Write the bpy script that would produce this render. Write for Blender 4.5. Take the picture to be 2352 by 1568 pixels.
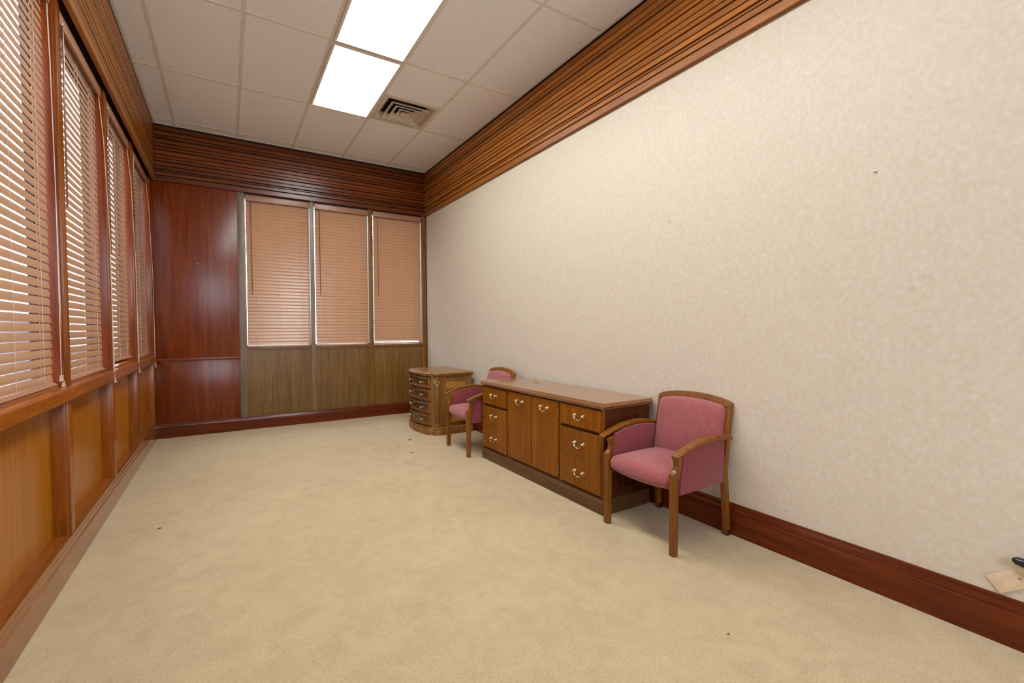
import bpy, bmesh, math, random
from mathutils import Vector, Matrix
random.seed(7)
for o in list(bpy.data.objects): bpy.data.objects.remove(o)
S = bpy.context.scene
COL = S.collection

# ------------------------------------------------------------------ camera
CAM_H = 1.246
YAW, PITCH, ROLL, FPX = 0.5591, 0.0285, -0.0042, 1045.3
cd = bpy.data.cameras.new('camera'); cam = bpy.data.objects.new('camera', cd); COL.objects.link(cam)
cd.sensor_fit = 'HORIZONTAL'; cd.sensor_width = 36.0; cd.lens = FPX/2352*36.0; cd.clip_start = 0.02
F = Vector((math.sin(YAW)*math.cos(PITCH), math.cos(YAW)*math.cos(PITCH), -math.sin(PITCH)))
R0 = Vector((math.cos(YAW), -math.sin(YAW), 0)); U0 = R0.cross(F)
Rv = math.cos(ROLL)*R0 + math.sin(ROLL)*U0; Uv = -math.sin(ROLL)*R0 + math.cos(ROLL)*U0
M = Matrix((Rv, Uv, -F)).transposed().to_4x4(); M.translation = (0, 0, CAM_H)
cam.matrix_world = M
S.camera = cam

# ------------------------------------------------------------------ light, exposure
LAMP = 16.0            # ceiling diffuser emission
SKY = 7.5
S.view_settings.view_transform = 'Standard'; S.view_settings.look = 'None'
S.view_settings.gamma = 1.0; S.view_settings.use_curve_mapping = False
S.view_settings.exposure = 0.25
W = bpy.data.worlds.new('world'); S.world = W; W.use_nodes = True
bg = W.node_tree.nodes['Background']; bg.inputs[0].default_value = (0.86, 0.93, 1.0, 1); bg.inputs[1].default_value = SKY

# ------------------------------------------------------------------ dimensions (metres)
XR = 2.574; YB = 6.549; ZC = 3.575; ZB = 2.936; Y0 = -1.6
XP = -0.704            # face of the left posts
XBL = -0.696           # face of the left baseboard
CPJ = 0.025            # crown projection, right and back
XCL = -0.662           # crown face, left

# ------------------------------------------------------------------ materials
def _mat(name):
    m = bpy.data.materials.new(name); m.use_nodes = True
    nt = m.node_tree; b = nt.nodes['Principled BSDF']
    return m, nt, b
def _n(nt, t, **k):
    n = nt.nodes.new(t)
    for a, v in k.items(): setattr(n, a, v)
    return n
def ramp(nt, src, stops):
    r = _n(nt, 'ShaderNodeValToRGB'); e = r.color_ramp.elements
    while len(e) < len(stops): e.new(0.5)
    for i, (p, c) in enumerate(stops): e[i].position = p; e[i].color = (*c, 1)
    nt.links.new(src, r.inputs[0]); return r.outputs[0]
def noise(nt, vec, scale, detail=4, rough=0.55, dist=0.0):
    n = _n(nt, 'ShaderNodeTexNoise'); n.inputs['Scale'].default_value = scale; n.inputs['Detail'].default_value = detail
    n.inputs['Roughness'].default_value = rough; n.inputs['Distortion'].default_value = dist
    nt.links.new(vec, n.inputs['Vector']); return n.outputs['Fac']
def mapping(nt, scale, coord='Object'):
    tc = _n(nt, 'ShaderNodeTexCoord'); mp = _n(nt, 'ShaderNodeMapping'); mp.inputs['Scale'].default_value = scale
    nt.links.new(tc.outputs[coord], mp.inputs['Vector']); return mp.outputs['Vector']
def mix(nt, fac, a, b, mode='MIX'):
    m = _n(nt, 'ShaderNodeMix'); m.data_type = 'RGBA'; m.blend_type = mode
    for s, v in ((0, fac), (6, a), (7, b)):
        if isinstance(v, (int, float)): m.inputs[s].default_value = v
        elif isinstance(v, tuple): m.inputs[s].default_value = (*v, 1)
        else: nt.links.new(v, m.inputs[s])
    return m.outputs[2]
def bump(nt, b, h, strength, dist):
    n = _n(nt, 'ShaderNodeBump'); n.inputs['Strength'].default_value = strength; n.inputs['Distance'].default_value = dist
    nt.links.new(h, n.inputs['Height']); nt.links.new(n.outputs[0], b.inputs['Normal'])

def wood(name, dark, light, axis='z', rough=0.24, scale=1.0, vary=0.25, coat=0.0, spec=0.36, contrast=(0.3, 0.72)):
    m, nt, b = _mat(name)
    i = 'xyz'.index(axis); sc = [26*scale]*3; sc[i] = 1.5*scale
    v = mapping(nt, sc)
    info = _n(nt, 'ShaderNodeObjectInfo')
    add = _n(nt, 'ShaderNodeVectorMath', operation='ADD'); nt.links.new(v, add.inputs[0])
    mul = _n(nt, 'ShaderNodeMath', operation='MULTIPLY'); mul.inputs[1].default_value = 37.0
    nt.links.new(info.outputs['Random'], mul.inputs[0]); nt.links.new(mul.outputs[0], add.inputs[1])
    g1 = noise(nt, add.outputs[0], 1.0, 5, 0.6, 0.6)
    g2 = noise(nt, add.outputs[0], 5.0, 3, 0.6, 0.2)
    c = ramp(nt, g1, [(contrast[0], dark), (contrast[1], light)])
    c = mix(nt, 0.20, c, ramp(nt, g2, [(0.35, tuple(x*0.7 for x in dark)), (0.6, light)]))
    hs = _n(nt, 'ShaderNodeHueSaturation'); nt.links.new(c, hs.inputs['Color'])
    mr = _n(nt, 'ShaderNodeMapRange'); mr.inputs[3].default_value = 1-vary; mr.inputs[4].default_value = 1+vary
    nt.links.new(info.outputs['Random'], mr.inputs[0]); nt.links.new(mr.outputs[0], hs.inputs['Value'])
    nt.links.new(hs.outputs[0], b.inputs['Base Color'])
    b.inputs['Roughness'].default_value = rough
    b.inputs['Specular IOR Level'].default_value = spec; b.inputs['Coat Weight'].default_value = coat; b.inputs['Coat Roughness'].default_value = 0.13
    bump(nt, b, g2, 0.06, 0.001)
    return m
def plain(name, col, rough=0.5, metal=0.0, emit=None, coat=0.0):
    m, nt, b = _mat(name)
    v = mapping(nt, (9, 9, 9)); n = noise(nt, v, 3.0, 3)
    c = ramp(nt, n, [(0.3, tuple(x*0.92 for x in col)), (0.7, tuple(min(1, x*1.06) for x in col))])
    nt.links.new(c, b.inputs['Base Color'])
    b.inputs['Roughness'].default_value = rough; b.inputs['Metallic'].default_value = metal; b.inputs['Coat Weight'].default_value = coat
    if emit:
        b.inputs['Emission Color'].default_value = (*emit[0], 1); b.inputs['Emission Strength'].default_value = emit[1]
    return m

MAH_D, MAH_L = (0.072, 0.0085, 0.0012), (0.190, 0.034, 0.0035)
ORG_D, ORG_L = (0.145, 0.030, 0.0016), (0.330, 0.088, 0.0050)
WAL_D, WAL_L = (0.085, 0.037, 0.006), (0.215, 0.108, 0.024)
mm = {}
for a in 'xyz':
    mm['mah_'+a] = wood('mahogany_'+a, MAH_D, MAH_L, a, vary=0.12)
    mm['org_'+a] = wood('varnished_'+a, ORG_D, ORG_L, a, vary=0.16)
    mm['plank_'+a] = wood('plank_'+a, (0.165, 0.038, 0.0022), (0.450, 0.165, 0.0210), a, rough=0.31, vary=0.25, contrast=(0.22, 0.82))
for a in 'xy': mm['base_'+a] = wood('baseboard_'+a, (0.055, 0.0065, 0.001), (0.150, 0.024, 0.0025), a, rough=0.20, vary=0.08)
mm['panel_z'] = wood('window_panel', (0.260, 0.078, 0.0025), (0.390, 0.132, 0.0060), 'z', rough=0.27, vary=0.06, spec=0.26, contrast=(0.2, 0.8))
mm['plank_x'] = wood('plank_x', (0.070, 0.011, 0.001), (0.205, 0.048, 0.005), 'x', rough=0.27, vary=0.28)
mm['walnut'] = wood('walnut_panel', WAL_D, WAL_L, 'z', rough=0.32, scale=1.2, vary=0.1)
mm['greywood'] = wood('grey_walnut', (0.11, 0.075, 0.045), (0.22, 0.16, 0.105), 'z', rough=0.34, vary=0.08)
mm['dark'] = wood('dark_backing', (0.012, 0.004, 0.002), (0.03, 0.010, 0.004), 'y', rough=0.5)
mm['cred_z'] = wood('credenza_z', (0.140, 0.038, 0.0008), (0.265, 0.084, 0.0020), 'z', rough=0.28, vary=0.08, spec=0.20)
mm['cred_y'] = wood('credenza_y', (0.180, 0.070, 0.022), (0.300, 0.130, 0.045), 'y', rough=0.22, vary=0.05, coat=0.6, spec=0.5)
mm['cred_side'] = wood('credenza_side', (0.040, 0.008, 0.002), (0.105, 0.022, 0.004), 'z', rough=0.28, vary=0.05, spec=0.3)  # credenza wood darkened so its colour carries the shade on the side
mm['chairwood'] = wood('chair_wood', (0.110, 0.030, 0.0022), (0.240, 0.082, 0.0085), 'z', rough=0.25, vary=0.06)
mm['chest_z'] = wood('chest_z', (0.130, 0.050, 0.010), (0.310, 0.135, 0.030), 'z', rough=0.27, vary=0.05)
mm['chest_y'] = wood('chest_y', (0.130, 0.050, 0.010), (0.310, 0.135, 0.030), 'y', rough=0.25, vary=0.05, spec=0.5)
mm['chest_dr'] = wood('chest_drawer', (0.060, 0.022, 0.005), (0.150, 0.060, 0.014), 'y', rough=0.24, vary=0.05)
mm['burl'] = wood('chest_burl', (0.150, 0.055, 0.008), (0.380, 0.190, 0.045), 'x', rough=0.25, scale=0.5, contrast=(0.42, 0.58))
mm['black'] = plain('flat_black', (0.01, 0.008, 0.007), 0.6)  # near-black finish of the chair seat bases
mm['brass'] = plain('aged_brass', (0.62, 0.50, 0.33), 0.24, 1.0)
mm['brassdark'] = plain('dull_brass', (0.40, 0.30, 0.15), 0.4, 1.0)
mm['steel'] = plain('steel', (0.45, 0.45, 0.45), 0.3, 1.0)
mm['white'] = plain('white_enamel', (0.72, 0.68, 0.61), 0.4)
mm['vent'] = plain('vent_enamel', (0.62, 0.55, 0.45), 0.45)
mm['duct'] = plain('duct_grey', (0.10, 0.10, 0.11), 0.35, 0.4)
mm['slat'] = plain('blind_slat', (0.41, 0.225, 0.125), 0.30)
mm['rail'] = plain('blind_rail', (0.32, 0.150, 0.085), 0.35)
mm['cord'] = plain('cord', (0.50, 0.36, 0.27), 0.7)
mm['tassel'] = plain('tassel_wood', (0.42, 0.26, 0.16), 0.35)
mm['wand'] = plain('tilt_wand', (0.16, 0.06, 0.03), 0.2)
mm['plate'] = plain('almond_plastic', (0.64, 0.49, 0.33), 0.35)
mm['glossblack'] = plain('gloss_black', (0.012, 0.011, 0.014), 0.12)
mm['clearplastic'] = plain('pale_plastic', (0.55, 0.47, 0.36), 0.15, coat=0.5)
mm['paper'] = plain('paper_tag', (0.75, 0.66, 0.45), 0.7)
mm['lint'] = plain('dry_leaf', (0.10, 0.055, 0.02), 0.8)
mm['asphalt'] = plain('asphalt', (0.11, 0.105, 0.12), 0.9)
mm['concrete'] = plain('concrete', (0.55, 0.53, 0.50), 0.85)
mm['masonry'] = plain('masonry', (0.16, 0.14, 0.15), 0.9)
mm['lens'] = plain('light_lens', (0.9, 0.9, 0.9), 0.4, emit=((0.94, 1.0, 1.02), LAMP))

def make_wallpaper():
    m, nt, b = _mat('wallpaper')
    v = mapping(nt, (1, 1, 0.9))
    n1 = noise(nt, v, 12.0, 6, 0.62, 0.0); n2 = noise(nt, v, 40.0, 4, 0.6, 0.0); n3 = noise(nt, v, 75.0, 3, 0.6)
    c = ramp(nt, n1, [(0.30, (0.540, 0.458, 0.345)), (0.50, (0.565, 0.488, 0.376)), (0.72, (0.590, 0.515, 0.405))])
    c = mix(nt, 0.40, c, ramp(nt, n2, [(0.30, (0.490, 0.395, 0.275)), (0.52, (0.565, 0.488, 0.380)), (0.76, (0.700, 0.645, 0.560))]))
    # a few scuff marks
    tc = _n(nt, 'ShaderNodeTexCoord')
    for (y, z, r) in ((0.735, 1.46, 0.020), (0.712, 1.462, 0.016), (0.775, 1.415, 0.020), (0.70, 1.452, 0.010)):
        d = _n(nt, 'ShaderNodeVectorMath', operation='DISTANCE'); nt.links.new(tc.outputs['Object'], d.inputs[0]); d.inputs[1].default_value = (XR, y, z)
        mr = _n(nt, 'ShaderNodeMapRange'); mr.inputs[1].default_value = 0; mr.inputs[2].default_value = r; mr.inputs[3].default_value = 0.45; mr.inputs[4].default_value = 0
        nt.links.new(d.outputs['Value'], mr.inputs[0])
        mu = _n(nt, 'ShaderNodeMath', operation='MULTIPLY'); nt.links.new(mr.outputs[0], mu.inputs[0]); nt.links.new(n3, mu.inputs[1])
        c = mix(nt, mu.outputs[0], c, (0.20, 0.17, 0.14))
    nt.links.new(c, b.inputs['Base Color']); b.inputs['Roughness'].default_value = 0.55
    bump(nt, b, n3, 0.12, 0.002)
    return m
def make_carpet():
    m, nt, b = _mat('carpet')
    v = mapping(nt, (1, 1, 1)); big = noise(nt, v, 1.3, 5, 0.6, 0.8); mid = noise(nt, v, 7.0, 5, 0.65, 1.0)
    fine = noise(nt, v, 330.0, 3, 0.7); mf = noise(nt, v, 120.0, 3, 0.7)
    c = ramp(nt, big, [(0.34, (0.355, 0.240, 0.110)), (0.62, (0.465, 0.328, 0.165))])
    c = mix(nt, 0.45, c, ramp(nt, mid, [(0.33, (0.290, 0.190, 0.082)), (0.63, (0.520, 0.375, 0.198))]))
    c = mix(nt, 0.30, c, ramp(nt, fine, [(0.34, (0.280, 0.195, 0.105)), (0.66, (0.740, 0.590, 0.390))]))
    c = mix(nt, 0.22, c, ramp(nt, mf, [(0.36, (0.290, 0.200, 0.108)), (0.64, (0.720, 0.570, 0.370))]))
    nt.links.new(c, b.inputs['Base Color']); b.inputs['Roughness'].default_value = 0.95
    b.inputs['Specular IOR Level'].default_value = 0.15; b.inputs['Sheen Weight'].default_value = 0.15
    bump(nt, b, fine, 0.6, 0.006)
    return m
def make_tile():
    m, nt, b = _mat('ceiling_tile')
    v = mapping(nt, (1, 1, 1)); n1 = noise(nt, v, 160.0, 4, 0.7, 0.8); n2 = noise(nt, v, 60.0, 3, 0.6)
    c = ramp(nt, n1, [(0.32, (0.58, 0.58, 0.58)), (0.46, (0.90, 0.91, 0.92)), (0.75, (0.94, 0.95, 0.96))])
    nt.links.new(c, b.inputs['Base Color']); b.inputs['Roughness'].default_value = 0.8
    h = mix(nt, 0.5, n1, n2)
    bump(nt, b, h, 0.8, 0.008)
    return m
def make_fabric(name, a, c2, sc):
    m, nt, b = _mat(name)
    v = mapping(nt, (1, 1, 1))
    w1 = _n(nt, 'ShaderNodeTexWave', wave_type='BANDS', bands_direction='DIAGONAL'); w1.inputs['Scale'].default_value = sc; w1.inputs['Distortion'].default_value = 2.5
    w1.inputs['Detail'].default_value = 2.0; w1.inputs['Detail Scale'].default_value = 6.0
    nt.links.new(v, w1.inputs['Vector'])
    n = noise(nt, v, 260.0, 3, 0.7); n2 = noise(nt, v, 70.0, 3, 0.6)
    c = mix(nt, w1.outputs['Fac'], a, c2)
    c = mix(nt, 0.35, c, ramp(nt, n, [(0.35, tuple(x*0.5 for x in a)), (0.65, tuple(min(1, x*1.5) for x in c2))]))
    c = mix(nt, 0.2, c, ramp(nt, n2, [(0.35, a), (0.65, tuple(min(1, x*1.25) for x in c2))]))
    nt.links.new(c, b.inputs['Base Color']); b.inputs['Roughness'].default_value = 0.9; b.inputs['Sheen Weight'].default_value = 0.25
    b.inputs['Specular IOR Level'].default_value = 0.2
    bump(nt, b, n, 0.35, 0.002)
    return m
def make_glass():
    m = bpy.data.materials.new('pane_glass'); m.use_nodes = True; nt = m.node_tree
    nt.nodes.remove(nt.nodes['Principled BSDF']); out = nt.nodes['Material Output']
    t = _n(nt, 'ShaderNodeBsdfTransparent'); t.inputs[0].default_value = (0.93, 0.95, 0.97, 1)
    g = _n(nt, 'ShaderNodeBsdfGlossy'); g.inputs['Roughness'].default_value = 0.02
    lw = _n(nt, 'ShaderNodeLayerWeight'); lw.inputs[0].default_value = 0.5
    p5 = _n(nt, 'ShaderNodeMath', operation='POWER'); p5.inputs[1].default_value = 5.0; nt.links.new(lw.outputs['Facing'], p5.inputs[0])
    ma = _n(nt, 'ShaderNodeMath', operation='MULTIPLY_ADD'); ma.inputs[1].default_value = 0.95; ma.inputs[2].default_value = 0.04; nt.links.new(p5.outputs[0], ma.inputs[0])
    mx = _n(nt, 'ShaderNodeMixShader'); nt.links.new(ma.outputs[0], mx.inputs[0]); nt.links.new(t.outputs[0], mx.inputs[1]); nt.links.new(g.outputs[0], mx.inputs[2])
    nt.links.new(mx.outputs[0], out.inputs['Surface']); return m
def make_plinth():
    m = wood('credenza_plinth', (0.060, 0.026, 0.007), (0.130, 0.056, 0.014), 'y', rough=0.33, vary=0.05)
    nt = m.node_tree; b = nt.nodes['Principled BSDF']; src = b.inputs['Base Color'].links[0].from_socket
    v = mapping(nt, (1, 1, 1.6)); n = noise(nt, v, 42.0, 3, 0.6)
    f = ramp(nt, n, [(0.70, (0, 0, 0)), (0.74, (1, 1, 1))])
    c = mix(nt, f, src, (0.42, 0.30, 0.17)); nt.links.new(c, b.inputs['Base Color']); return m
mm['wallpaper'] = make_wallpaper(); mm['carpet'] = make_carpet(); mm['tile'] = make_tile(); mm['glass'] = make_glass(); mm['plinth'] = make_plinth()
mm['fab_seat'] = make_fabric('maroon_weave', (0.185, 0.038, 0.040), (0.340, 0.098, 0.092), 22.0)
mm['fab_side'] = make_fabric('maroon_plain', (0.145, 0.018, 0.024), (0.235, 0.048, 0.050), 60.0)

# ------------------------------------------------------------------ mesh helpers
class MB:
    def __init__(s): s.bm = bmesh.new()
    def box(s, x0, x1, y0, y1, z0, z1):
        v = [s.bm.verts.new(p) for p in ((x0,y0,z0),(x1,y0,z0),(x1,y1,z0),(x0,y1,z0),(x0,y0,z1),(x1,y0,z1),(x1,y1,z1),(x0,y1,z1))]
        for f in ((3,2,1,0),(4,5,6,7),(0,1,5,4),(1,2,6,5),(2,3,7,6),(3,0,4,7)): s.bm.faces.new([v[i] for i in f])
        return s
    def prism(s, poly, axis, a, b):
        """2-D polygon extruded along axis. axis x: poly=(y,z); y: poly=(x,z); z: poly=(x,y)"""
        def P(p, t): return (t, p[0], p[1]) if axis == 'x' else (p[0], t, p[1]) if axis == 'y' else (p[0], p[1], t)
        A = [s.bm.verts.new(P(p, a)) for p in poly]; B = [s.bm.verts.new(P(p, b)) for p in poly]; n = len(poly)
        s.bm.faces.new(A); s.bm.faces.new(B[::-1])
        for i in range(n): s.bm.faces.new((A[i], B[i], B[(i+1) % n], A[(i+1) % n]))
        return s
    def loft(s, rings, closed=True, cap=True):
        R = [[s.bm.verts.new(p) for p in r] for r in rings]; n = len(R[0])
        for a, b in zip(R, R[1:]):
            for i in range(n if closed else n-1): s.bm.faces.new((a[i], a[(i+1) % n], b[(i+1) % n], b[i]))
        if cap: s.bm.faces.new(R[0][::-1]); s.bm.faces.new(R[-1])
        return s
    def tube(s, pts, r, n=8):
        pts = [Vector(p) for p in pts]; rings = []
        rr = r if isinstance(r, (list, tuple)) else [r]*len(pts)
        for i, p in enumerate(pts):
            t = (pts[min(i+1, len(pts)-1)]-pts[max(i-1, 0)]).normalized()
            up = Vector((0, 0, 1)) if abs(t.z) < 0.9 else Vector((1, 0, 0))
            a = t.cross(up).normalized(); b = t.cross(a)
            rings.append([p+rr[i]*(math.cos(2*math.pi*k/n)*a+math.sin(2*math.pi*k/n)*b) for k in range(n)])
        return s.loft(rings)
    def lathe(s, prof, origin=(0, 0, 0), axis=(0, 0, 1), n=14):
        o = Vector(origin); d = Vector(axis).normalized(); up = Vector((0, 0, 1)) if abs(d.z) < 0.9 else Vector((1, 0, 0))
        a = d.cross(up).normalized(); b = d.cross(a)
        return s.loft([[o+d*h+max(r, 1e-4)*(math.cos(2*math.pi*k/n)*a+math.sin(2*math.pi*k/n)*b) for k in range(n)] for r, h in prof])
    def roundbox(s, x0, x1, y0, y1, z0, z1, r, n=12, fn=None):
        c = Vector(((x0+x1)/2, (y0+y1)/2, (z0+z1)/2)); hx = Vector(((x1-x0)/2, (y1-y0)/2, (z1-z0)/2))
        bm2 = bmesh.new(); bmesh.ops.create_cube(bm2, size=2.0)
        bmesh.ops.subdivide_edges(bm2, edges=bm2.edges[:], cuts=n, use_grid_fill=True)
        vm = {}
        for v in bm2.verts:
            q = Vector([math.copysign(abs(t)**0.55, t) if abs(t) < 1 else t for t in v.co])
            p = Vector((q.x*hx.x, q.y*hx.y, q.z*hx.z))
            rr = [min(r, hx[i]) for i in range(3)]
            inner = Vector([max(-(hx[i]-rr[i]), min(hx[i]-rr[i], p[i])) for i in range(3)])
            d = p-inner
            if d.length > 1e-9:
                e = Vector([d[i]/rr[i] for i in range(3)]).normalized(); p = inner+Vector([e[i]*rr[i] for i in range(3)])
            u = Vector((p.x/hx.x, p.y/hx.y, p.z/hx.z)); p = p+c
            if fn: p = fn(p, u)
            vm[v] = s.bm.verts.new(p)
        for f in bm2.faces: s.bm.faces.new([vm[v] for v in f.verts])
        bm2.free(); return s
    def xf(s, fn):
        for v in s.bm.verts: v.co = fn(v.co.copy())
        return s
    def mesh(s, name, mat, bevel=0.0, seg=2, smooth=False):
        bm = s.bm; bmesh.ops.recalc_face_normals(bm, faces=bm.faces[:])
        if bevel:
            es = [e for e in bm.edges if len(e.link_faces) == 2 and e.calc_face_angle(0) > 0.5]
            bmesh.ops.bevel(bm, geom=es, offset=bevel, segments=seg, profile=0.6, affect='EDGES', clamp_overlap=True)
        me = bpy.data.meshes.new(name); bm.to_mesh(me); bm.free()
        me.materials.append(mat if not isinstance(mat, str) else mm[mat])
        if smooth or bevel:
            me.polygons.foreach_set('use_smooth', [True]*len(me.polygons))
            try: me.set_sharp_from_angle(angle=math.radians(38 if not smooth else 44))
            except Exception: pass
        return me
    def build(s, name, mat, parent=None, bevel=0.0, seg=2, smooth=False, label=None):
        return put(name, s.mesh(name, mat, bevel, seg, smooth), parent, label=label)
def put(name, me, parent=None, loc=None, label=None):
    o = bpy.data.objects.new(name, me); COL.objects.link(o)
    if parent: o.parent = parent
    if loc: o.location = loc
    if label: o['label'] = label
    return o
def thing(name, label, cat, loc=(0, 0, 0), rz=0.0, group=None, kind=None):
    o = bpy.data.objects.new(name, None); COL.objects.link(o); o.location = loc; o.rotation_euler = (0, 0, rz); o.empty_display_size = 0.1
    return tag(o, label, cat, group, kind)
def tag(o, label, cat, group=None, kind=None):
    o['label'] = label; o['category'] = cat
    if group: o['group'] = group
    if kind: o['kind'] = kind
    return o
def struct(name, label, cat): return thing(name, label, cat, kind='structure')

# ------------------------------------------------------------------ floor, far outside
tag(MB().box(-0.80, XR+0.02, Y0, YB+0.05, -0.05, 0.0).build('floor', 'carpet'), 'worn beige cut pile carpet covering the whole floor', 'floor', kind='structure')
tag(MB().box(-40, -0.85, -30, 45, -0.30, -0.25).build('ground', 'asphalt'), 'dark asphalt ground seen through the left blinds', 'ground', kind='structure')
tag(MB().box(-0.85, 30, YB+0.25, 45, -0.30, -0.22).build('ground', 'concrete'), 'pale concrete paving outside the far windows', 'ground', kind='structure')
tag(MB().box(-10.4, -10.0, -30, 45, -0.25, 2.15).build('wall_outside', 'masonry'), 'low grey boundary wall outside the left windows', 'wall', kind='structure')

# ------------------------------------------------------------------ right wall and the wall behind the camera
tag(MB().box(XR, XR+0.16, Y0-0.1, YB+0.2, -0.05, 3.9).build('wall_right', 'wallpaper'), 'long wall with mottled cream wallpaper', 'wall', kind='structure')
RW = (-0.55, 2.10, 0.85, 2.75)      # daylight window behind the camera
wr = struct('wall_rear', 'cream papered wall behind the camera', 'wall')
for (a, b, c, d) in ((-1.0, RW[0], -0.05, 3.9), (RW[1], XR+0.1, -0.05, 3.9), (RW[0], RW[1], -0.05, RW[2]), (RW[0], RW[1], RW[3], 3.9)): MB().box(a, b, Y0-0.16, Y0, c, d).build('panel', 'wallpaper', wr)
t = struct('window_8', 'window behind the camera', 'window')
MB().box(RW[0], RW[1], Y0-0.09, Y0-0.084, RW[2], RW[3]).build('pane', 'glass', t)
f = MB()
for (p, q, r, s_) in ((RW[0], RW[1], RW[2], RW[2]+0.05), (RW[0], RW[1], RW[3]-0.05, RW[3]), (RW[0], RW[0]+0.05, RW[2]+0.05, RW[3]-0.05), (RW[1]-0.05, RW[1], RW[2]+0.05, RW[3]-0.05)): f.box(p, q, Y0-0.12, Y0-0.05, r, s_)
f.build('frame', 'org_z', t)
def base_profile(t, h):   # (outward, z)
    return [(0, 0), (t, 0), (t, h*0.70), (t*0.80, h*0.73), (t*0.95, h*0.78), (t*0.85, h*0.86), (t*0.45, h*0.93), (t*0.40, h), (0, h)]
tag(MB().prism([(XR-a, z) for a, z in base_profile(0.020, 0.188)], 'y', Y0, YB-0.002).build('baseboard_right', 'base_y'), 'dark red varnished baseboard along the papered wall', 'baseboard', kind='structure')
tag(MB().box(-0.9, XR-0.021, Y0, Y0+0.02, 0, 0.17).build('baseboard_rear', 'mah_x', bevel=0.004), 'varnished baseboard behind the camera', 'baseboard', kind='structure')

# ------------------------------------------------------------------ ceiling: tiles in a tee grid
ceil = struct('ceiling', 'suspended ceiling of textured beige tiles in a metal grid', 'ceiling')
MB().box(-1.0, XR+0.15, Y0-0.1, YB+0.2, 3.80, 3.95).build('slab', 'white', ceil)
GX = [-0.461+0.6096*i for i in range(-1, 6)]          # -1.07 .. 2.59
GY = [5.149-1.2192*i for i in range(-2, 7)][::-1]
T = 0.012
x_lo, x_hi = XCL-0.01, XR-CPJ+0.01
LIGHTS = [(0.757, 3.931), (0.757, 2.711), (0.757, 1.4925), (0.757, 0.273)]  # the last panel is out of view, added to brighten the near end
VENT = (1.368, 4.540)
def is_light(x, y): return any(abs(x-a) < 0.05 and abs(y-b) < 0.05 for a, b in LIGHTS)
tiles = {}
for i in range(len(GX)-1):
    for j in range(len(GY)-1):
        xa, xb, ya, yb = max(GX[i], x_lo), min(GX[i+1], x_hi), max(GY[j], Y0), min(GY[j+1], YB)
        if xb-xa < 0.03 or yb-ya < 0.03 or is_light(GX[i], GY[j]): continue
        if abs(GX[i]-VENT[0]) < 0.05 and abs(GY[j]-3.931) < 0.05: yb = VENT[1]
        k = (round(xb-xa, 3), round(yb-ya, 3))
        if k not in tiles:
            w, d = xb-xa, yb-ya; e = 0.004
            tiles[k] = MB().box(-w/2+e, w/2-e, -d/2+e, d/2-e, 0, 0.016).mesh('tile', 'tile', bevel=0.003, seg=1)
        put('tile', tiles[k], ceil, ((xa+xb)/2, (ya+yb)/2, ZC+0.004))
for x in GX[1:]:
    if x_lo < x < x_hi: MB().box(x-T, x+T, Y0, YB, ZC, ZC+0.005).build('main_tee', 'white', ceil)
for j, y in enumerate(GY):
    for i in range(len(GX)-1):
        a, b = max(GX[i]+T, x_lo), min(GX[i+1]-T, x_hi)
        if b-a > 0.02 and Y0 < y < YB: MB().box(a, b, y-T, y+T, ZC+0.0005, ZC+0.005).build('cross_tee', 'white', ceil)
MB().box(VENT[0]+T, VENT[0]+0.61-T, VENT[1]-T, VENT[1]+T, ZC+0.0005, ZC+0.005).build('cross_tee', 'white', ceil)
for x in (x_lo+0.010, x_hi-0.022): MB().box(x, x+0.020, Y0, YB, ZC-0.001, ZC+0.004).build('wall_angle', 'white', ceil)
MB().box(x_lo, x_hi, YB-CPJ-0.012, YB-CPJ+0.01, ZC-0.001, ZC+0.004).build('wall_angle', 'white', ceil)

LL = ['bright fluorescent ceiling panel nearest the far wall, beside the air vent', 'bright fluorescent ceiling panel cut by the top edge of the picture', 'bright fluorescent ceiling panel third from the far wall', 'unseen ceiling panel added to brighten the near end, fourth from the far wall']
for (x, y), lab in zip(LIGHTS, LL):
    t = thing('ceiling_light', lab, 'ceiling light', (x+0.3048, y+0.6096, ZC), group='fluorescent ceiling panels')
    a, b, w = 0.292, 0.597, 0.022
    f = MB()
    for (p, q, r, s_) in ((-a, a, -b, -b+w), (-a, a, b-w, b), (-a, -a+w, -b+w, b-w), (a-w, a, -b+w, b-w)): f.box(p, q, r, s_, -0.013, 0.05)
    f.box(-a, a, -b, b, 0.05, 0.058)
    f.build('frame', 'white', t)
    MB().box(-a+w, a-w, -b+w, b-w, -0.012, 0.002).build('diffuser', 'lens', t)

# air vent: nested square louvres
t = thing('air_vent', 'square ceiling air vent with nested louvres beside the light', 'vent', (VENT[0]+0.3048, VENT[1]+0.3048, ZC))
def sqring(mb, r0, z0, r1, z1, th=0.003):
    def sq(r, z): return [(-r, -r, z), (r, -r, z), (r, r, z), (-r, r, z)]
    R = [sq(r0, z0), sq(r1, z1), sq(r1-th, z1), sq(r0-th, z0)]
    V = [[mb.bm.verts.new(p) for p in r] for r in R]
    for k in range(4):
        a, b = V[k], V[(k+1) % 4]
        for i in range(4): mb.bm.faces.new((a[i], a[(i+1) % 4], b[(i+1) % 4], b[i]))
f = MB()
for (p, q, r, s_) in ((-.293, .293, -.293, -.255), (-.293, .293, .255, .293), (-.293, -.255, -.255, .255), (.255, .293, -.255, .255)): f.box(p, q, r, s_, -0.004, 0.003)
sqring(f, 0.257, 0.002, 0.205, 0.060)
f.build('frame', 'vent', t)
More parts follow.
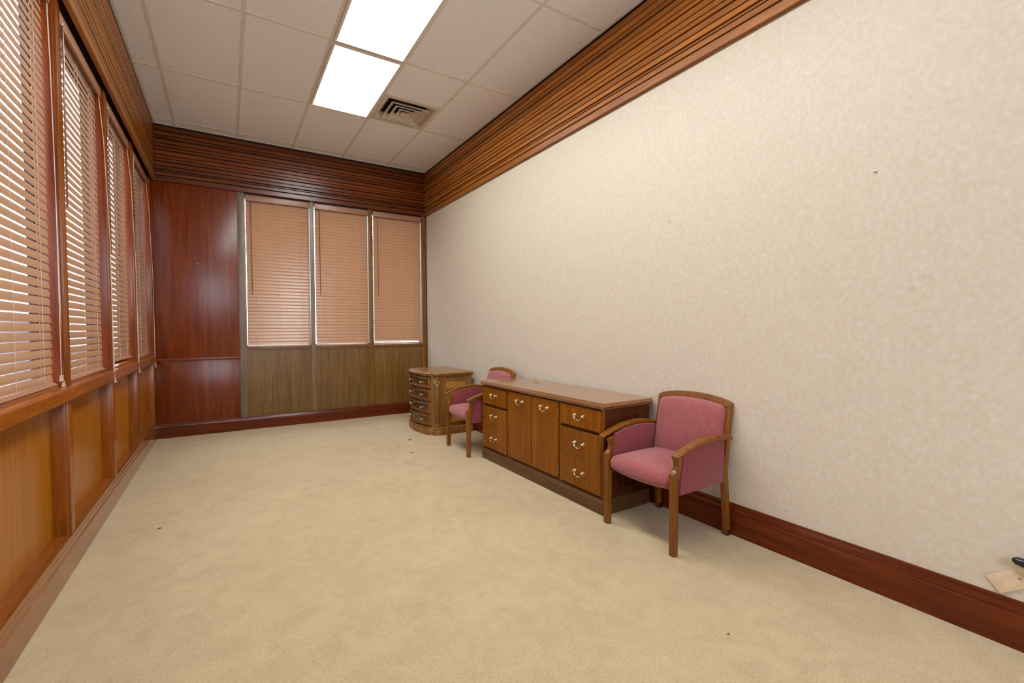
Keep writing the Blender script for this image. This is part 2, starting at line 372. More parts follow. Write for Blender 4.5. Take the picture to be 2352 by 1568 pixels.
for k, r in enumerate((0.205, 0.145, 0.085)):
    f = MB(); sqring(f, r, -0.012+0.002*k, r-0.050, 0.026)
    for (p, q, u, v) in ((-r, r, -r, -r+0.006), (-r, r, r-0.006, r), (-r, -r+0.006, -r+.006, r-.006), (r-0.006, r, -r+.006, r-.006)): f.box(p, q, u, v, -0.018+0.002*k, -0.010+0.002*k)
    f.build('louvre', 'vent', t)
MB().loft([[(-a, -a, z), (a, -a, z), (a, a, z), (-a, a, z)] for a, z in ((0.045, -0.020), (0.045, -0.012), (0.020, 0.004))]).build('louvre', 'vent', t)
MB().box(-0.25, 0.25, -0.25, 0.25, 0.16, 0.17).build('duct', 'duct', t)
f = MB(); f.loft([[(0.15*math.cos(2*math.pi*k/28), 0.15*math.sin(2*math.pi*k/28), z) for k in range(28)] for z in (0.055, 0.155)], cap=False); f.build('duct_collar', 'duct', t, smooth=True)
f = MB()
for (p, q, u, v) in ((-.262, .262, -.262, -.258), (-.262, .262, .258, .262), (-.262, -.258, -.258, .258), (.258, .262, -.258, .258)): f.box(p, q, u, v, 0.004, 0.16)
f.build('duct_box', 'duct', t)

# ------------------------------------------------------------------ crown bands of narrow planks
FR = [.035, .117, .193, .257, .333, .398, .456, .532, .596, .655, .731, .80, .836, .906, 1.0]
WIDE = {.257, .456, .655, .80, .906}
def crown(name, label, axis, face, back, a, b, sgn, deep=False):
    """axis: run direction; face: plane of the plank faces; back: wall plane"""
    t = struct(name, label, 'trim')
    H = ZC-ZB
    def bx(f0, f1, z0, z1):
        lo, hi = min(f0, f1), max(f0, f1)
        return MB().box(lo, hi, a, b, z0, z1) if axis == 'y' else MB().box(a, b, lo, hi, z0, z1)
    bx(back, face-sgn*0.023, ZB+(0.05 if deep else 0.004), ZC+0.06).build('backing', 'dark', t)
    for f0, f1 in zip(FR, FR[1:]):
        g1 = 0.0072 if f1 in WIDE else 0.0036; g0 = 0.0050 if f0 in WIDE else 0.0026
        if f1 == 1.0: g1 = 0
        zt, zb = ZC-f0*H-g0, ZC-f1*H+g1
        fc = face + (sgn*0.004 if f1 == 1.0 else 0)
        bx(face-sgn*0.024 if (f1 < 1 or deep) else back, fc, zb, zt).build('plank', 'plank_'+axis, t, bevel=0.0025, seg=1)
crown('trim_1', 'wide band of narrow dark planks above the left windows', 'y', XCL, -0.78, Y0, YB-CPJ, 1, True)
crown('trim_2', 'wide band of narrow dark planks above the far windows', 'x', YB-CPJ, YB+0.02, XCL+0.001, XR-CPJ-0.001, -1)
crown('trim_3', 'wide band of narrow planks above the papered wall', 'y', XR-CPJ, XR, Y0, YB-0.001, -1)
tag(MB().box(XR-0.018, XR-0.0005, YB-0.022, YB+0.0, 0.18, ZB).build('trim_4', mm['mah_z'], bevel=0.003), 'thin red corner strip beside the papered wall', 'trim', kind='structure')

# ------------------------------------------------------------------ left wall
WL = struct('wall_left', 'panelled mahogany wall with recessed panels below the left windows', 'wall')
POST = [(2.065, 2.160), (3.175, 3.275), (4.250, 4.348), (5.312, 5.415), (6.425, YB-0.001)]
BAYS = [(POST[i][1], POST[i+1][0]) for i in range(4)]
SILL_T, SILL_B = 0.958, 0.882
MB().box(-0.84, -0.79, Y0, YB+0.24, -0.05, 0.93).build('core', 'dark', WL)
MB().box(-0.84, -0.79, Y0, YB+0.24, ZB-0.03, 3.9).build('core', 'dark', WL)
MB().box(-0.84, XP-0.01, Y0, POST[0][0], 0.93, ZB).build('panel', 'org_z', WL)
MB().box(-0.79, XP-0.01, Y0, POST[0][0], 0.16, 0.93).build('panel', 'org_z', WL)
for k, (a, b) in enumerate(BAYS):
    MB().box(-0.79, -0.768, a, b, 0.17, SILL_B+0.01).build('panel', 'panel_z', WL)
for k, (a, b) in enumerate(POST):
    # below the sill
    p = MB().box(-0.79, XP, a+0.028, b-0.004 if k < 4 else b-0.001, 0.185, SILL_B+0.005).build('post', 'org_z', WL, bevel=0.003)
    MB().box(-0.79, XP-0.007, a, a+0.0235, 0.185, SILL_B+0.005).build('bead', 'org_z', p, bevel=0.003)
    # mullion above the sill
    p = MB().box(-0.83, XP, a+0.026, b, SILL_T-0.01, ZB+0.004).build('mullion', 'org_z', WL, bevel=0.003)
    MB().box(-0.83, XP-0.008, a, a+0.022, SILL_T-0.01, ZB+0.004).build('bead', 'mah_z', p, bevel=0.003)
MB().prism([(-0.84, SILL_B), (-0.693, SILL_B), (-0.684, SILL_B+0.010), (-0.684, SILL_T-0.012), (-0.690, SILL_T-0.002), (-0.728, SILL_T), (-0.731, SILL_T+0.010), (-0.84, SILL_T+0.010)], 'y', POST[0][0], YB-0.001).build('sill', 'org_y', WL)
MB().box(-0.83, XP-0.03, POST[0][0], YB-0.001, ZB-0.004, ZB+0.02).build('header', 'mah_y', WL)
pr = [(-0.80, 0), (XBL, 0), (XBL, 0.118), (XBL-0.002, 0.124), (XBL-0.006, 0.127), (XBL-0.006, 0.150), (XBL-0.010, 0.160), (XBL-0.010, 0.176), (XBL-0.016, 0.186), (XBL-0.020, 0.194), (-0.80, 0.194)]
tag(MB().prism(pr, 'y', Y0, YB-0.001).build('baseboard_left', wood('baseboard_gloss', ORG_D, ORG_L, 'y', rough=0.16, coat=0.5, spec=0.5)), 'stepped glossy baseboard below the left window panels', 'baseboard', kind='structure')
for k, (a, b) in enumerate(BAYS):
    t = struct('window_%d' % (k+1), 'left window pane %s' % ['nearest the camera', 'second from the camera', 'third from the camera', 'next to the far corner'][k], 'window')
    MB().box(-0.815, -0.810, a-0.004, b+0.004, SILL_T+0.005, ZB).build('pane', 'glass', t)
    f = MB(); y0, y1 = a, b
    for (p, q, r, s_) in ((y0, y1, SILL_T+0.010, SILL_T+0.035), (y0, y1, ZB-0.03, ZB-0.004), (y0, y0+0.012, SILL_T+0.035, ZB-0.03), (y1-0.012, y1, SILL_T+0.035, ZB-0.03)): f.box(-0.826, -0.799, p, q, r, s_)
    f.build('frame', 'dark', t)

# ------------------------------------------------------------------ far wall
WBk = struct('wall_back', 'far wall with mahogany panel, three windows and walnut panels', 'wall')
PX = 0.128            # right end of the mahogany panel
JX = [(PX, 0.206), (0.953, 1.003), (1.715, 1.776), (2.500, XR-0.018)]
WB_BAY = [(JX[i][1], JX[i+1][0]) for i in range(3)]
ZS0, ZS1 = 0.995, 1.030
MB().box(-0.96, PX, YB+0.012, YB+0.24, -0.05, 3.9).build('core', 'dark', WBk)
MB().box(PX, XR, YB+0.10, YB+0.24, -0.05, ZS0).build('core', 'dark', WBk)
MB().box(PX, XR, YB+0.02, YB+0.24, ZB-0.02, 3.9).build('core', 'dark', WBk)
MB().box(XP, PX, YB-0.006, YB+0.012, 0.915, ZB+0.003).build('panel', 'mah_z', WBk, bevel=0.001)
MB().box(XP, PX, YB-0.006, YB+0.012, 0.10, 0.886).build('panel', 'mah_z', WBk, bevel=0.001)
MB().box(XP, PX+0.006, YB-0.020, YB+0.012, 0.884, 0.916).build('chair_rail', 'mah_x', WBk, bevel=0.004)
for k, (a, b) in enumerate(JX):
    MB().box(a, b, YB, YB+0.15, 0.10, ZB+0.003).build('post', ['greywood', 'greywood', 'walnut', 'walnut'][k], WBk, bevel=0.002)
for a, b in WB_BAY:
    MB().box(a, b, YB+0.024, YB+0.05, 0.10, ZS0+0.004).build('panel', 'walnut', WBk)
    MB().box(a, b, YB+0.004, YB+0.15, ZS0+0.008, ZS1).build('sill', 'walnut', WBk, bevel=0.002)
    MB().box(a, b, YB+0.006, YB+0.03, ZS0, ZS0+0.008).build('bead', 'org_x', WBk)
    MB().box(a, a+0.008, YB+0.006, YB+0.024, 0.15, ZS0).build('bead', 'org_z', WBk)
    MB().box(b-0.008, b, YB+0.006, YB+0.024, 0.15, ZS0).build('bead', 'org_z', WBk)
tag(MB().prism([(YB-0.006-a, z) for a, z in base_profile(0.022, 0.163)], 'x', XBL-0.004, PX-0.012).build('baseboard_back', 'base_x'), 'varnished baseboard under the mahogany far panel', 'baseboard', kind='structure')
tag(MB().prism([(YB+0.004-a, z) for a, z in base_profile(0.022, 0.158)], 'x', PX-0.012, XR-0.021).build('baseboard_back', 'base_x'), 'varnished baseboard under the walnut window panels', 'baseboard', kind='structure')
for k, (a, b) in enumerate(WB_BAY):
    t = struct('window_%d' % (k+5), 'far window pane %s' % ['beside the mahogany panel', 'in the middle of the three', 'beside the papered wall'][k], 'window')
    MB().box(a-0.003, b+0.003, YB+0.110, YB+0.116, ZS1-0.004, ZB).build('pane', 'glass', t)
    f = MB()
    for (p, q, r, s_) in ((a, b, ZS1, ZS1+0.022), (a, b, ZB-0.04, ZB-0.02), (a, a+0.012, ZS1+0.022, ZB-0.04), (b-0.012, b, ZS1+0.022, ZB-0.04)): f.box(p, q, YB+0.10, YB+0.13, r, s_)
    f.build('frame', 'white', t)

# ------------------------------------------------------------------ venetian blinds
slat_cache = {}
def slat_mesh(w, dx, dz, sag):
    k = (round(w, 3), dx)
    if k in slat_cache: return slat_cache[k]
    up, dn = [], []
    L = math.hypot(dx, dz); ny, nz = -dz/L, dx/L         # towards the room and up
    for i in range(7):
        s = i/6; y = dx/2-s*dx; z = dz/2-s*dz; c = sag*(1-(2*s-1)**2)
        up.append((y+ny*c, z+nz*c)); dn.append((y+ny*(c-0.0022), z+nz*(c-0.0022)))
    me = MB().prism(up+dn[::-1], 'x', -w/2, w/2).mesh('slat', 'slat', smooth=True)
    slat_cache[k] = me; return me
def blind(loc, rz, w, z_top, z_bot, pitch, dx, dz, sag, label, group, cord_z, wand_len, cord_y=-0.035, wand_x=0.05, cord_x=None, tass2=0.03):
    """local: x along the width, -y towards the room; loc is the point below the blind's middle, z=0"""
    t = thing('venetian_blind', label, 'blind', loc, rz, group)
    MB().box(-w/2+0.004, w/2-0.004, -0.018, 0.026, z_top-0.050, z_top-0.004).build('headrail', 'rail', t, bevel=0.002)
    MB().box(-w/2-0.004, w/2+0.004, -0.034, -0.022, z_top-0.072, z_top).build('valance', 'rail', t, bevel=0.004)
    me = slat_mesh(w, dx, dz, sag)
    lo, hi = z_bot+0.018+dz/2, z_top-0.052-dz/2
    n = round((hi-lo)/pitch)
    for i in range(n+1):
        put('slat', me, t, (random.uniform(-0.0015, 0.0015), 0, lo+(hi-lo)*i/n))
    MB().prism([(0.020, z_bot+0.020), (-0.006, z_bot+0.014), (-0.022, z_bot+0.001), (-0.018, z_bot), (0.012, z_bot+0.004), (0.020, z_bot+0.010)], 'x', -w/2, w/2).build('bottom_rail', 'rail', t, smooth=True)
    for u in (-0.36, 0.0, 0.36):
        c = MB().tube([(u*w, -dx/2-0.003-sag*0.4, z_bot+0.018), (u*w, -dx/2-0.003-sag*0.4, z_top-0.06)], 0.0011, 5).build('ladder_cord', 'cord', t)
        MB().tube([(u*w+0.004, dx/2+0.003, z_bot+0.018), (u*w+0.004, dx/2+0.003, z_top-0.06)], 0.0011, 5).build('rear_strand', 'cord', c)
    cx = w/2-0.012 if cord_x is None else cord_x
    for s, dzz in ((0, 0), (0.012, -tass2)):
        zb = cord_z+dzz
        c = MB().tube([(cx-0.006+s, -0.020, z_top-0.06), (cx+s*0.4, (cord_y-0.02)/2, z_top-0.35), (cx+0.002, cord_y, (z_top+zb)/2), (cx+s, cord_y-0.004*(s > 0), zb+0.03)], 0.0016, 6).build('lift_cord', 'cord', t)
        MB().lathe([(0.003, 0.034), (0.007, 0.032), (0.0065, 0.016), (0.009, 0.012), (0.010, 0.004), (0.006, 0.0)], (cx+s, cord_y-0.004*(s > 0), zb), n=12).build('tassel', 'tassel', c, smooth=True)
    MB().tube([(-w/2+wand_x, -0.040, z_top-0.075), (-w/2+wand_x+0.004, -0.036, z_top-0.075-wand_len)], 0.0042, 8).build('tilt_wand', 'wand', t, smooth=True)
    MB().tube([(-w/2+wand_x, -0.012, z_top-0.045), (-w/2+wand_x, -0.040, z_top-0.062), (-w/2+wand_x, -0.040, z_top-0.078)], 0.0025, 6).build('wand_hook', 'steel', t)
    return t
names = ['wooden slat blind in the left window nearest the camera', 'wooden slat blind in the second left window from the camera', 'wooden slat blind in the third left window, raised just off its sill', 'wooden slat blind in the left window next to the far corner']
for k, (a, b) in enumerate(BAYS):
    w = b-a-0.055
    blind((XP-0.043, (a+b)/2, 0), math.pi/2, w, ZB-0.008, [0.972, 0.974, 1.005, 0.985][k], 0.042, 0.0058, 0.0368, 0.0020, names[k], 'blinds in the left windows',
          [0.985, 0.900, 0.885, 0.855][k], [0.95, 0.95, 1.05, 1.0][k], cord_y=-0.058 if k else -0.030, cord_x=w/2+0.020, wand_x=0.03)
names = ['brown slat blind in the far window beside the mahogany panel', 'brown slat blind in the middle far window', 'brown slat blind in the far window beside the papered wall, bottom slats open']
for k, (a, b) in enumerate(WB_BAY):
    w = b-a-0.022
    blind(((a+b)/2+0.004, YB+0.045, 0), 0, w, ZB-0.016, [1.034, 1.036, 1.060][k], 0.0430, 0.020, 0.0480, 0.0010, names[k], 'blinds in the far windows',
          [1.075, 1.065, 1.05][k], [1.16, 1.13, 1.12][k], cord_y=-0.048, cord_x=w/2-0.012+0.012*(k == 2), wand_x=0.055, tass2=0.02)

# ------------------------------------------------------------------ credenza
cz = thing('credenza', 'long dark wooden credenza with brass pulls between the two chairs', 'credenza', (2.31, 3.04, 0), math.radians(0.5))
FX = 2.098-2.31; BX = 2.535-2.31; HY = 0.820; ZT = 0.750
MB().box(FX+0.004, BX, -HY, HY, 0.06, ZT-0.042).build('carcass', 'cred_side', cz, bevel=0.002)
pl = MB().prism([(FX-0.016, 0), (FX-0.016, 0.078), (FX-0.010, 0.090), (FX-0.010, 0.098), (FX+0.002, 0.106), (FX+0.02, 0.106), (FX+0.02, 0)], 'y', -HY-0.012, HY+0.012).build('plinth', 'plinth', cz)
for s in (-1, 1):
    MB().prism([(s*HY, 0), (s*(HY+0.012), 0), (s*(HY+0.012), 0.080), (s*(HY+0.004), 0.104), (s*HY, 0.104)], 'x', FX+0.02, BX).build('side_plinth', 'plinth', pl)
def slab(mb, x0, x1, y0, y1, prof):      # stacked outline with moulded edge: prof = (inset, z)
    mb.loft([[(x0+i, y0+i, z), (x1-0.0, y0+i, z), (x1-0.0, y1-i, z), (x0+i, y1-i, z)] for i, z in prof])
top = MB(); slab(top, FX-0.032, BX+0.012, -HY-0.026, HY+0.026, [(0.016, ZT-0.042), (0.010, ZT-0.032), (0.002, ZT-0.027), (0.0, ZT-0.019), (0.003, ZT-0.014), (0.008, ZT-0.012), (0.008, ZT-0.007), (0.013, ZT)])
top.build('top', 'cred_y', cz)
MB().loft([[(x, y, z) for x, y in ((0.06, 0.30), (0.075, 0.33), (0.085, 0.40), (0.075, 0.405), (0.062, 0.36))] for z in (ZT+0.0002, ZT+0.0008)]).build('scratch', 'dark', cz, label='dark scuff on the top')
def pull(parent, y, z, x):
    m = MB(); H = 0.044
    for s in (-1, 1):
        m.lathe([(0.014, 0), (0.0145, 0.003), (0.009, 0.006), (0.006, 0.010), (0.0095, 0.014), (0.010, 0.019), (0.006, 0.024), (0.001, 0.026)], (x, y+s*H, z+0.012), (-1, 0, 0), 14)
    pts = []; rr = []
    for i in range(15):
        a = i/14*2-1
        pts.append((x-0.016-0.006*(1-abs(a)**3), y+a*H, z+0.012-0.030*(1-abs(a)**3.2))); rr.append(0.0030+0.0028*(1-min(1, abs(a)*2.0)**2) if abs(a) < 0.5 else 0.0030)
    m.tube(pts, rr, 8).build('handle', 'brass', parent, smooth=True)
def cy(wy): return wy-3.04
def front(name, y0, y1, z0, z1, pulls, mat='cred_z', lift=0.0, groove=None):
    y0, y1 = cy(y0), cy(y1)
    f = MB()
    if groove:
        f.box(FX-0.016-lift, FX+0.010, y0, y1, z0, groove-0.013).box(FX-0.016-lift, FX+0.010, y0, y1, groove-0.0105, groove+0.0105).box(FX-0.016-lift, FX+0.010, y0, y1, groove+0.013, z1)
        f.box(FX-0.0135-lift, FX+0.009, y0+0.001, y1-0.001, z0+0.001, z1-0.001)
    else: f.box(FX-0.016-lift, FX+0.010, y0, y1, z0, z1)
    o = f.build(name, mat, cz, bevel=0.0015, seg=1)
    for py, pz in pulls: pull(o, cy(py), pz, FX-0.016-lift)
    return o
front('drawer', 3.425, 3.842, 0.535, 0.692, [(3.640, 0.617)])
front('drawer', 3.425, 3.842, 0.122, 0.512, [(3.640, 0.424), (3.640, 0.214)], groove=0.325)
front('drawer', 2.236, 2.668, 0.548, 0.694, [(2.450, 0.620)])
front('drawer', 2.236, 2.668, 0.122, 0.524, [(2.450, 0.424), (2.450, 0.222)], groove=0.330)
for y0, y1, py, hy in ((3.047, 3.380, 3.205, 3.386), (2.693, 3.038, 2.860, 2.687)):
    d = front('door', y0, y1, 0.126, 0.697, [(py, 0.622)])
    for z in (0.61, 0.185): MB().box(FX-0.019, FX-0.004, cy(hy)-0.004, cy(hy)+0.004, z-0.028, z+0.028).build('hinge', 'brassdark', d, bevel=0.001)
for y0, y1 in ((3.384, 3.421), (2.672, 2.689)):
    MB().box(FX-0.004, FX+0.006, cy(y0), cy(y1), 0.11, 0.70).build('stile', 'cred_z', cz)
MB().box(FX-0.012, FX+0.006, -HY, cy(2.232), 0.106, 0.708).build('stile', 'cred_z', cz)
MB().box(FX-0.012, FX+0.006, cy(3.846), HY, 0.106, 0.708).build('stile', 'cred_z', cz)
def scallop(x0, x1, z0, z1, r):
    P = []
    for (cx, cz_, a0) in ((x0, z0, 90), (x1, z0, 180), (x1, z1, 270), (x0, z1, 0)):
        arc = [(cx+r*math.cos(math.radians(a0-90*i/6)), cz_+r*math.sin(math.radians(a0-90*i/6))) for i in range(7)]
        P += arc
    return P
for s in (-1, 1):
    ysd = s*HY
    o = scallop(FX+0.10, BX-0.08, 0.165, 0.655, 0.05); i_ = scallop(FX+0.108, BX-0.088, 0.173, 0.647, 0.05)
    f = MB(); A = [[f.bm.verts.new((x, y, z)) for x, z in pp] for pp, y in ((o, ysd), (o, ysd+s*0.009), (i_, ysd+s*0.009), (i_, ysd-s*0.002))]
    n = len(o)
    for a, b in zip(A, A[1:]):
        for k in range(n): f.bm.faces.new((a[k], a[(k+1) % n], b[(k+1) % n], b[k]))
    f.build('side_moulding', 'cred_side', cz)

# ------------------------------------------------------------------ armchairs (local front = -y)
def lean(p):
    z = p.z; y = p.y
    if z < 0.40: y += 0.035*((0.40-z)/0.40)**1.3
    else: y += 0.075*((z-0.40)/0.43)**1.15
    return Vector((p.x, y, z))
def make_chair(label, loc, rz):
    t = thing('armchair', label, 'chair', loc, rz, 'maroon upholstered armchairs')
    mir = lambda s: (lambda p: Vector((s*p.x, p.y, p.z)))
    for s in (1, -1):
        lg = [(-0.238, 0), (-0.240, 0.40), (-0.242, 0.440), (-0.238, 0.455), (-0.226, 0.462), (-0.212, 0.475), (-0.205, 0.495), (-0.207, 0.518), (-0.220, 0.540),
              (-0.178, 0.556), (-0.172, 0.520), (-0.174, 0.490), (-0.186, 0.455), (-0.196, 0.42), (-0.203, 0.0)]
        MB().prism(lg, 'x', 0.236, 0.270).xf(mir(s)).build('front_leg', 'chairwood', t, bevel=0.004)
        bl = MB().loft([[(0.238+i, y0, z), (0.270, y0, z), (0.270, y1, z), (0.238+i, y1, z)] for z, y0, y1, i in
                        ((0.0, 0.215, 0.252, 0), (0.05, 0.214, 0.250, 0), (0.40, 0.212, 0.250, 0), (0.55, 0.212, 0.248, 0), (0.70, 0.212, 0.242, 0), (0.772, 0.212, 0.240, 0))]).xf(lean).xf(mir(s)).build('back_leg', 'chairwood', t, bevel=0.004)
        MB().box(0.237, 0.271, 0.249, 0.289, 0.0, 0.035).xf(mir(s)).build('foot_cap', 'dark', bl, bevel=0.002)
        ap = [(-0.250, 0.548, 0.562), (-0.20, 0.562, 0.580), (-0.14, 0.578, 0.600), (-0.05, 0.596, 0.622), (0.04, 0.604, 0.632), (0.12, 0.602, 0.631), (0.19, 0.594, 0.621), (0.236, 0.588, 0.611)]
        MB().loft([[(0.258, y, a), (0.308, y, a), (0.308, y, b), (0.258, y, b)] for y, a, b in ap]).xf(mir(s)).build('armrest', 'chairwood', t, bevel=0.007, seg=3)
        sp = [(-0.190, 0.325), (-0.186, 0.44), (-0.172, 0.485), (-0.168, 0.53), (-0.160, 0.568), (-0.05, 0.594), (0.05, 0.604), (0.15, 0.600), (0.222, 0.590), (0.222, 0.325)]
        o = MB().prism(sp, 'x', 0.243, 0.264).xf(mir(s)).build('side_panel', 'fab_side', t, bevel=0.006, seg=2)
        pp = [(0.268, y+(0.006 if y < 0 else -0.006), z+(0.005 if z < 0.4 else -0.008)) for y, z in sp[:9]]
        MB().tube(pp, 0.0035, 6).xf(mir(s)).build('piping', 'fab_side', o, smooth=True)
    # back frame: arched top rail and lower rail
    N = 20; rings = []
    for i in range(N+1):
        u = -1+2*i/N; zt = 0.832-0.030*u*u-0.012*abs(u)**8; zb = 0.792-0.030*u*u-0.006*abs(u)**8
        rings.append([(0.2694*u, 0.210, zb), (0.2694*u, 0.246, zb), (0.2694*u, 0.242, zt), (0.2694*u, 0.212, zt)])
    MB().loft(rings).xf(lean).build('top_rail', 'chairwood', t, bevel=0.004)
    MB().box(-0.238, 0.238, 0.218, 0.244, 0.34, 0.40).xf(lean).build('back_rail', 'chairwood', t, bevel=0.003)
    def bk(p, u):
        p = p.copy()
        if u.z > 0: p.z += 0.026*(1-u.x*u.x)*u.z
        p.y -= 0.022*(1-u.x**2)*(1-u.z**2)*(1 if u.y < 0 else 0)
        return lean(p)
    MB().roundbox(-0.240, 0.240, 0.172, 0.240, 0.395, 0.772, 0.035, 12, bk).build('backrest', 'fab_seat', t, smooth=True)
    def st(p, u):
        p = p.copy()
        if u.z > 0: p.z += 0.024*(1-u.x**2)*(1-u.y**2)*u.z
        if u.y < 0 and u.z < 0: p.z += 0.018*abs(u.x)**2*abs(u.y)
        if u.y < 0: p.y -= 0.012*(1-u.x**2)*abs(u.y)
        return p
    MB().roundbox(-0.243, 0.243, -0.232, 0.225, 0.335, 0.442, 0.045, 12, st).build('seat', 'fab_seat', t, smooth=True)
    MB().box(-0.225, 0.225, -0.15, 0.22, 0.330, 0.350).build('seat_base', 'black', t)
    MB().prism([(-0.115, 0.322), (-0.080, 0.324), (-0.084, 0.292), (-0.098, 0.286), (-0.112, 0.293)], 'y', -0.060, -0.059).build('tag', 'paper', t)
    return t
CX = 2.265
make_chair('maroon upholstered wooden armchair at the near end of the credenza', (CX, 1.868, 0), -math.pi/2)
make_chair('maroon upholstered wooden armchair between the credenza and the chest', (CX-0.070, 4.190, 0), -math.pi/2-math.radians(2.0))

# ------------------------------------------------------------------ bow-front chest (local x = world x, bow towards -x)
ch = thing('bow_front_chest', 'carved bow-front chest of four drawers in the far corner', 'chest of drawers', (2.27, 5.365, 0))
HW = 0.412
def bow(v, off=0.0): return 2.012-2.27-off-0.060*(1-(v/0.345)**2)
def outline(off, back=0.255):
    P = [(back, -HW-off), (2.120-2.27, -HW-off)]
    cxx, cyy = 2.105-2.27, -HW+0.045
    for i in range(7):
        a = math.radians(270-90*i/6); P.append((cxx+(0.045+off)*math.cos(a)-0.012, cyy+(0.045+off)*math.sin(a)))
    P.append((bow(-0.345, off*0.3), -0.352))
    for i in range(25):
        v = -0.345+0.69*i/24; P.append((bow(v, off), v))
    P.append((bow(0.345, off*0.3), 0.352))
    for i in range(7):
        a = math.radians(180-90*i/6); P.append((cxx+(0.045+off)*math.cos(a)-0.012, -cyy+(0.045+off)*math.sin(a)))
    P += [(2.120-2.27, HW+off), (back, HW+off)]
    return P
def stack(prof, back=0.255):
    m = MB(); m.loft([[(x, y, z) for x, y in outline(o, back)] for o, z in prof]); return m
stack([(-0.020, 0.06), (-0.020, 0.695)], 0.245).build('carcass', 'chest_z', ch)
stack([(0.030, 0.0), (0.032, 0.040), (0.028, 0.056), (0.016, 0.062), (0.020, 0.070), (0.016, 0.080), (-0.004, 0.086)]).build('plinth', 'chest_z', ch)
stack([(-0.010, 0.684), (0.012, 0.690), (0.018, 0.698), (0.016, 0.704), (0.028, 0.710), (0.032, 0.718), (0.028, 0.724), (0.016, 0.730)]).build('top', 'chest_y', ch)
ZD = [(0.098, 0.228), (0.246, 0.376), (0.394, 0.524), (0.542, 0.676)]
for z0, z1 in ZD:
    m = MB(); h = z1-z0
    prof = [(0.0, 0.0), (0.014, 0.002), (0.020, 0.010), (0.018, 0.020), (0.006, 0.027), (0.002, 0.032), (0.002, h-0.034), (0.006, h-0.028), (0.018, h-0.022), (0.022, h-0.012), (0.016, h-0.003), (0.0, h)]
    NV = 22; rings = []
    for i in range(NV+1):
        v = -0.318+0.636*i/NV; e = 0
        rings.append([(bow(v, -0.012)-a, v, z0+z) for a, z in prof]+[(bow(v, -0.012)+0.03, v, z0+h), (bow(v, -0.012)+0.03, v, z0)])
    d = m.loft(rings).build('drawer', 'chest_dr', ch)
    for s in (-1, 1):
        x0 = bow(0.318, -0.012)
        MB().box(x0-0.022, x0+0.02, s*0.318-0.004, s*0.318+0.004, z0+0.002, z1-0.002).build('stile', 'chest_z', d, bevel=0.003)
        v = s*0.185
        MB().lathe([(0.013, 0), (0.013, 0.004), (0.006, 0.008), (0.006, 0.016), (0.013, 0.022), (0.0155, 0.030), (0.012, 0.037), (0.002, 0.041)], (bow(v, -0.010), v, (z0+z1)/2), (-1, 0, 0), 16).build('knob', 'brass', d, smooth=True)
for s in (-1, 1):
    x, y = 2.083-2.27, s*(HW-0.040)
    c = MB().lathe([(0.026, 0.086), (0.034, 0.090), (0.034, 0.125), (0.024, 0.130), (0.030, 0.137), (0.030, 0.560), (0.027, 0.575), (0.036, 0.600), (0.038, 0.684)], (x, y, 0), n=20).build('corner_column', 'chest_z', ch, smooth=True)
    m = MB(); d = Vector((-0.62, s*0.78, 0)).normalized(); sd = Vector((-d.y, d.x, 0))
    for k in range(9):
        a = 2*math.pi*k/9; rr = 0.022 if k % 2 else 0.032
        ctr = Vector((x, y, 0.620))+d*0.037+sd*rr*math.cos(a)*0.8+Vector((0, 0, rr*1.35*math.sin(a)))
        m.lathe([(0.002, -0.015), (0.007, -0.010), (0.0095, 0.0), (0.007, 0.010), (0.002, 0.015)], ctr, (sd*math.cos(a)+Vector((0, 0, math.sin(a)))+d*0.3), 8)
    m.lathe([(0.010, 0), (0.011, 0.006), (0.006, 0.012), (0.001, 0.014)], Vector((x, y, 0.620))+d*0.036, d, 12)
    for k in range(3):
        m.lathe([(0.002, -0.016), (0.008, -0.004), (0.006, 0.008), (0.002, 0.014)], Vector((x, y, 0.572-0.004*k))+d*0.033+sd*(k-1)*0.013, (sd*(k-1)*0.5+Vector((0, 0, -1))), 8)
    m.build('rosette', 'brassdark', c, smooth=True, label='carved floral rosette')
    # panelled side
    ys = s*(HW-0.020); X0, X1, Z0, Z1 = 2.160-2.27, 2.462-2.27, 0.125, 0.655
    f = MB()
    for (a, b, z0, z1) in ((X0, X1, Z1-0.022, Z1), (X0, X1, Z0, Z0+0.022), (X0, X0+0.022, Z0+0.022, Z1-0.022), (X1-0.022, X1, Z0+0.022, Z1-0.022)):
        f.box(a, b, min(ys, ys+s*0.016), max(ys, ys+s*0.016), z0, z1)
    p = f.build('side_frame', 'chest_z', ch, bevel=0.005)
    MB().box(X0+0.022, X1-0.022, min(ys-s*0.003, ys+s*0.004), max(ys-s*0.003, ys+s*0.004), Z0+0.022, Z1-0.022).build('side_panel', 'burl', p)
    MB().box(2.470-2.27, 2.518-2.27, min(ys, ys+s*0.010), max(ys, ys+s*0.010), 0.088, 0.684).build('rear_stile', 'chest_z', ch, bevel=0.004)

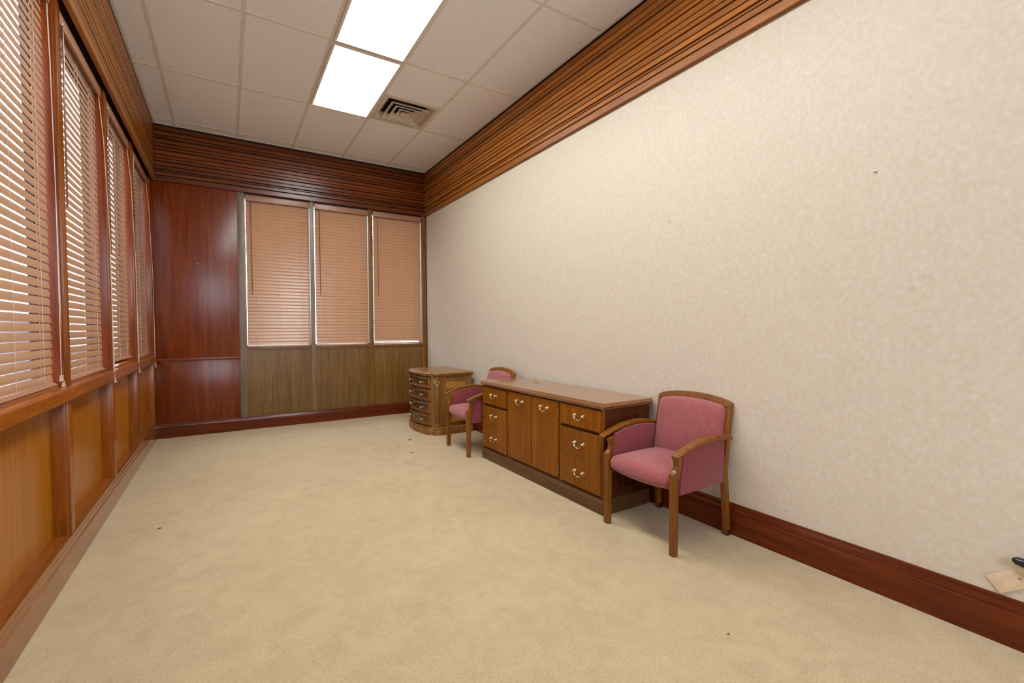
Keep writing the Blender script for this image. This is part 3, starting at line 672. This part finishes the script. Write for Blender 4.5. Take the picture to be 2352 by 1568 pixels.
# ------------------------------------------------------------------ small things on the wall
pt = thing('wall_plate', 'loose almond wall plate hanging askew above the baseboard', 'wall plate', (XR, 0.456, 0.2535))
ang = math.radians(38)
def rot(p):    # local y along the long side, z across; rotated in the wall plane
    y, z = p.y, p.z
    return Vector((p.x, -(y*math.cos(ang)-z*math.sin(ang)), y*math.sin(ang)+z*math.cos(ang)))
MB().box(-0.007, -0.001, -0.057, 0.057, -0.035, 0.035).xf(rot).build('cover', 'plate', pt, bevel=0.003)
MB().lathe([(0.0042, 0), (0.0042, 0.0015), (0.002, 0.0025)], (-0.007, 0.036, 0.0), (-1, 0, 0), 12).xf(rot).build('screw', 'steel', pt, smooth=True)
fit = thing('wall_fitting', 'glossy black and pale fitting above the loose wall plate', 'fitting', (XR, 0.41, 0.345))
MB().tube([(-0.030, 0.034, 0.004), (-0.031, 0.031, 0.005), (-0.032, 0.022, 0.006), (-0.034, 0.000, 0.005), (-0.034, -0.03, 0.002), (-0.034, -0.06, 0.000)], [0.004, 0.010, 0.015, 0.017, 0.018, 0.018], 16).build('cap', 'glossblack', fit, smooth=True)
MB().loft([[(-0.036, 0.032, -0.004), (-0.022, 0.032, -0.004), (-0.022, -0.05, -0.018), (-0.036, -0.05, -0.018)], [(-0.030, 0.014, -0.036), (-0.001, 0.014, -0.036), (-0.001, -0.05, -0.05), (-0.030, -0.05, -0.05)]]).build('body', 'clearplastic', fit, bevel=0.003)
for (y, z, r, lab) in ((0.915, 1.969, 0.0055, 'steel screw high in the papered wall, nearest the camera'), (2.072, 1.969, 0.0045, 'small screw in the middle of the papered wall'), (3.945, 2.182, 0.0028, 'tiny nail in the papered wall, farther of the pair'), (3.801, 2.188, 0.0028, 'tiny nail in the papered wall, nearer of the pair')):
    tag(MB().lathe([(r*0.4, -0.001), (r*0.4, 0.006), (r, 0.007), (r, 0.009), (r*0.4, 0.0105)], (XR, y, z), (-1, 0, 0), 12).build('nail', 'steel', smooth=True), lab, 'nail', 'nails in the papered wall')
tag(MB().lathe([(0.002, -0.001), (0.002, 0.004), (0.005, 0.005), (0.005, 0.006), (0.002, 0.007)], (-0.285, YB-0.006, 2.03), (0, -1, 0), 12).build('nail', 'brass', smooth=True), 'pale nail in the mahogany far panel', 'nail')

# ------------------------------------------------------------------ litter on the carpet
def scrap(label, x, y, l, w, a):
    m = MB(); pts = []
    for i in range(7):
        u = -1+2*i/6; hw = w*(1-u*u*0.85)*(0.8+0.3*math.sin(5*i+l*900))
        pts.append((u, hw))
    top = [(u*l/2, h, 0.003+0.003*(1-u*u)) for u, h in pts]; bot = [(u*l/2, -h, 0.003+0.003*(1-u*u)) for u, h in pts[::-1]]
    ring = top+bot
    m.loft([[(p[0], p[1], p[2]-0.0025) for p in ring], ring])
    o = m.build('leaf_scrap', 'lint'); o.location = (x, y, 0); o.rotation_euler = (0, 0, a)
    tag(o, label, 'scrap', 'scraps on the carpet')
SCR = [('dark brown scrap on the carpet near the left baseboard', 366, 1214, 0.026, 0.004, 0.2), ('tiny brown scrap on the carpet in the right foreground', 1673, 1457, 0.012, 0.004, 0.3),
       ('curled dry scrap on the carpet in front of the chest', 941, 1010, 0.075, 0.008, 0.5), ('small dry scrap on the carpet before the far armchair', 947, 1040, 0.035, 0.006, -0.9), ('thin brown scrap on the carpet left of the chest scraps', 914, 1025, 0.028, 0.004, -0.6)]
for lab, px, py, l, w, a in SCR:
    d = Rv*((px-1176)/FPX)-Uv*((py-784)/FPX)+F; k = -CAM_H/d.z
    scrap(lab, d.x*k, d.y*k, l, w, a)
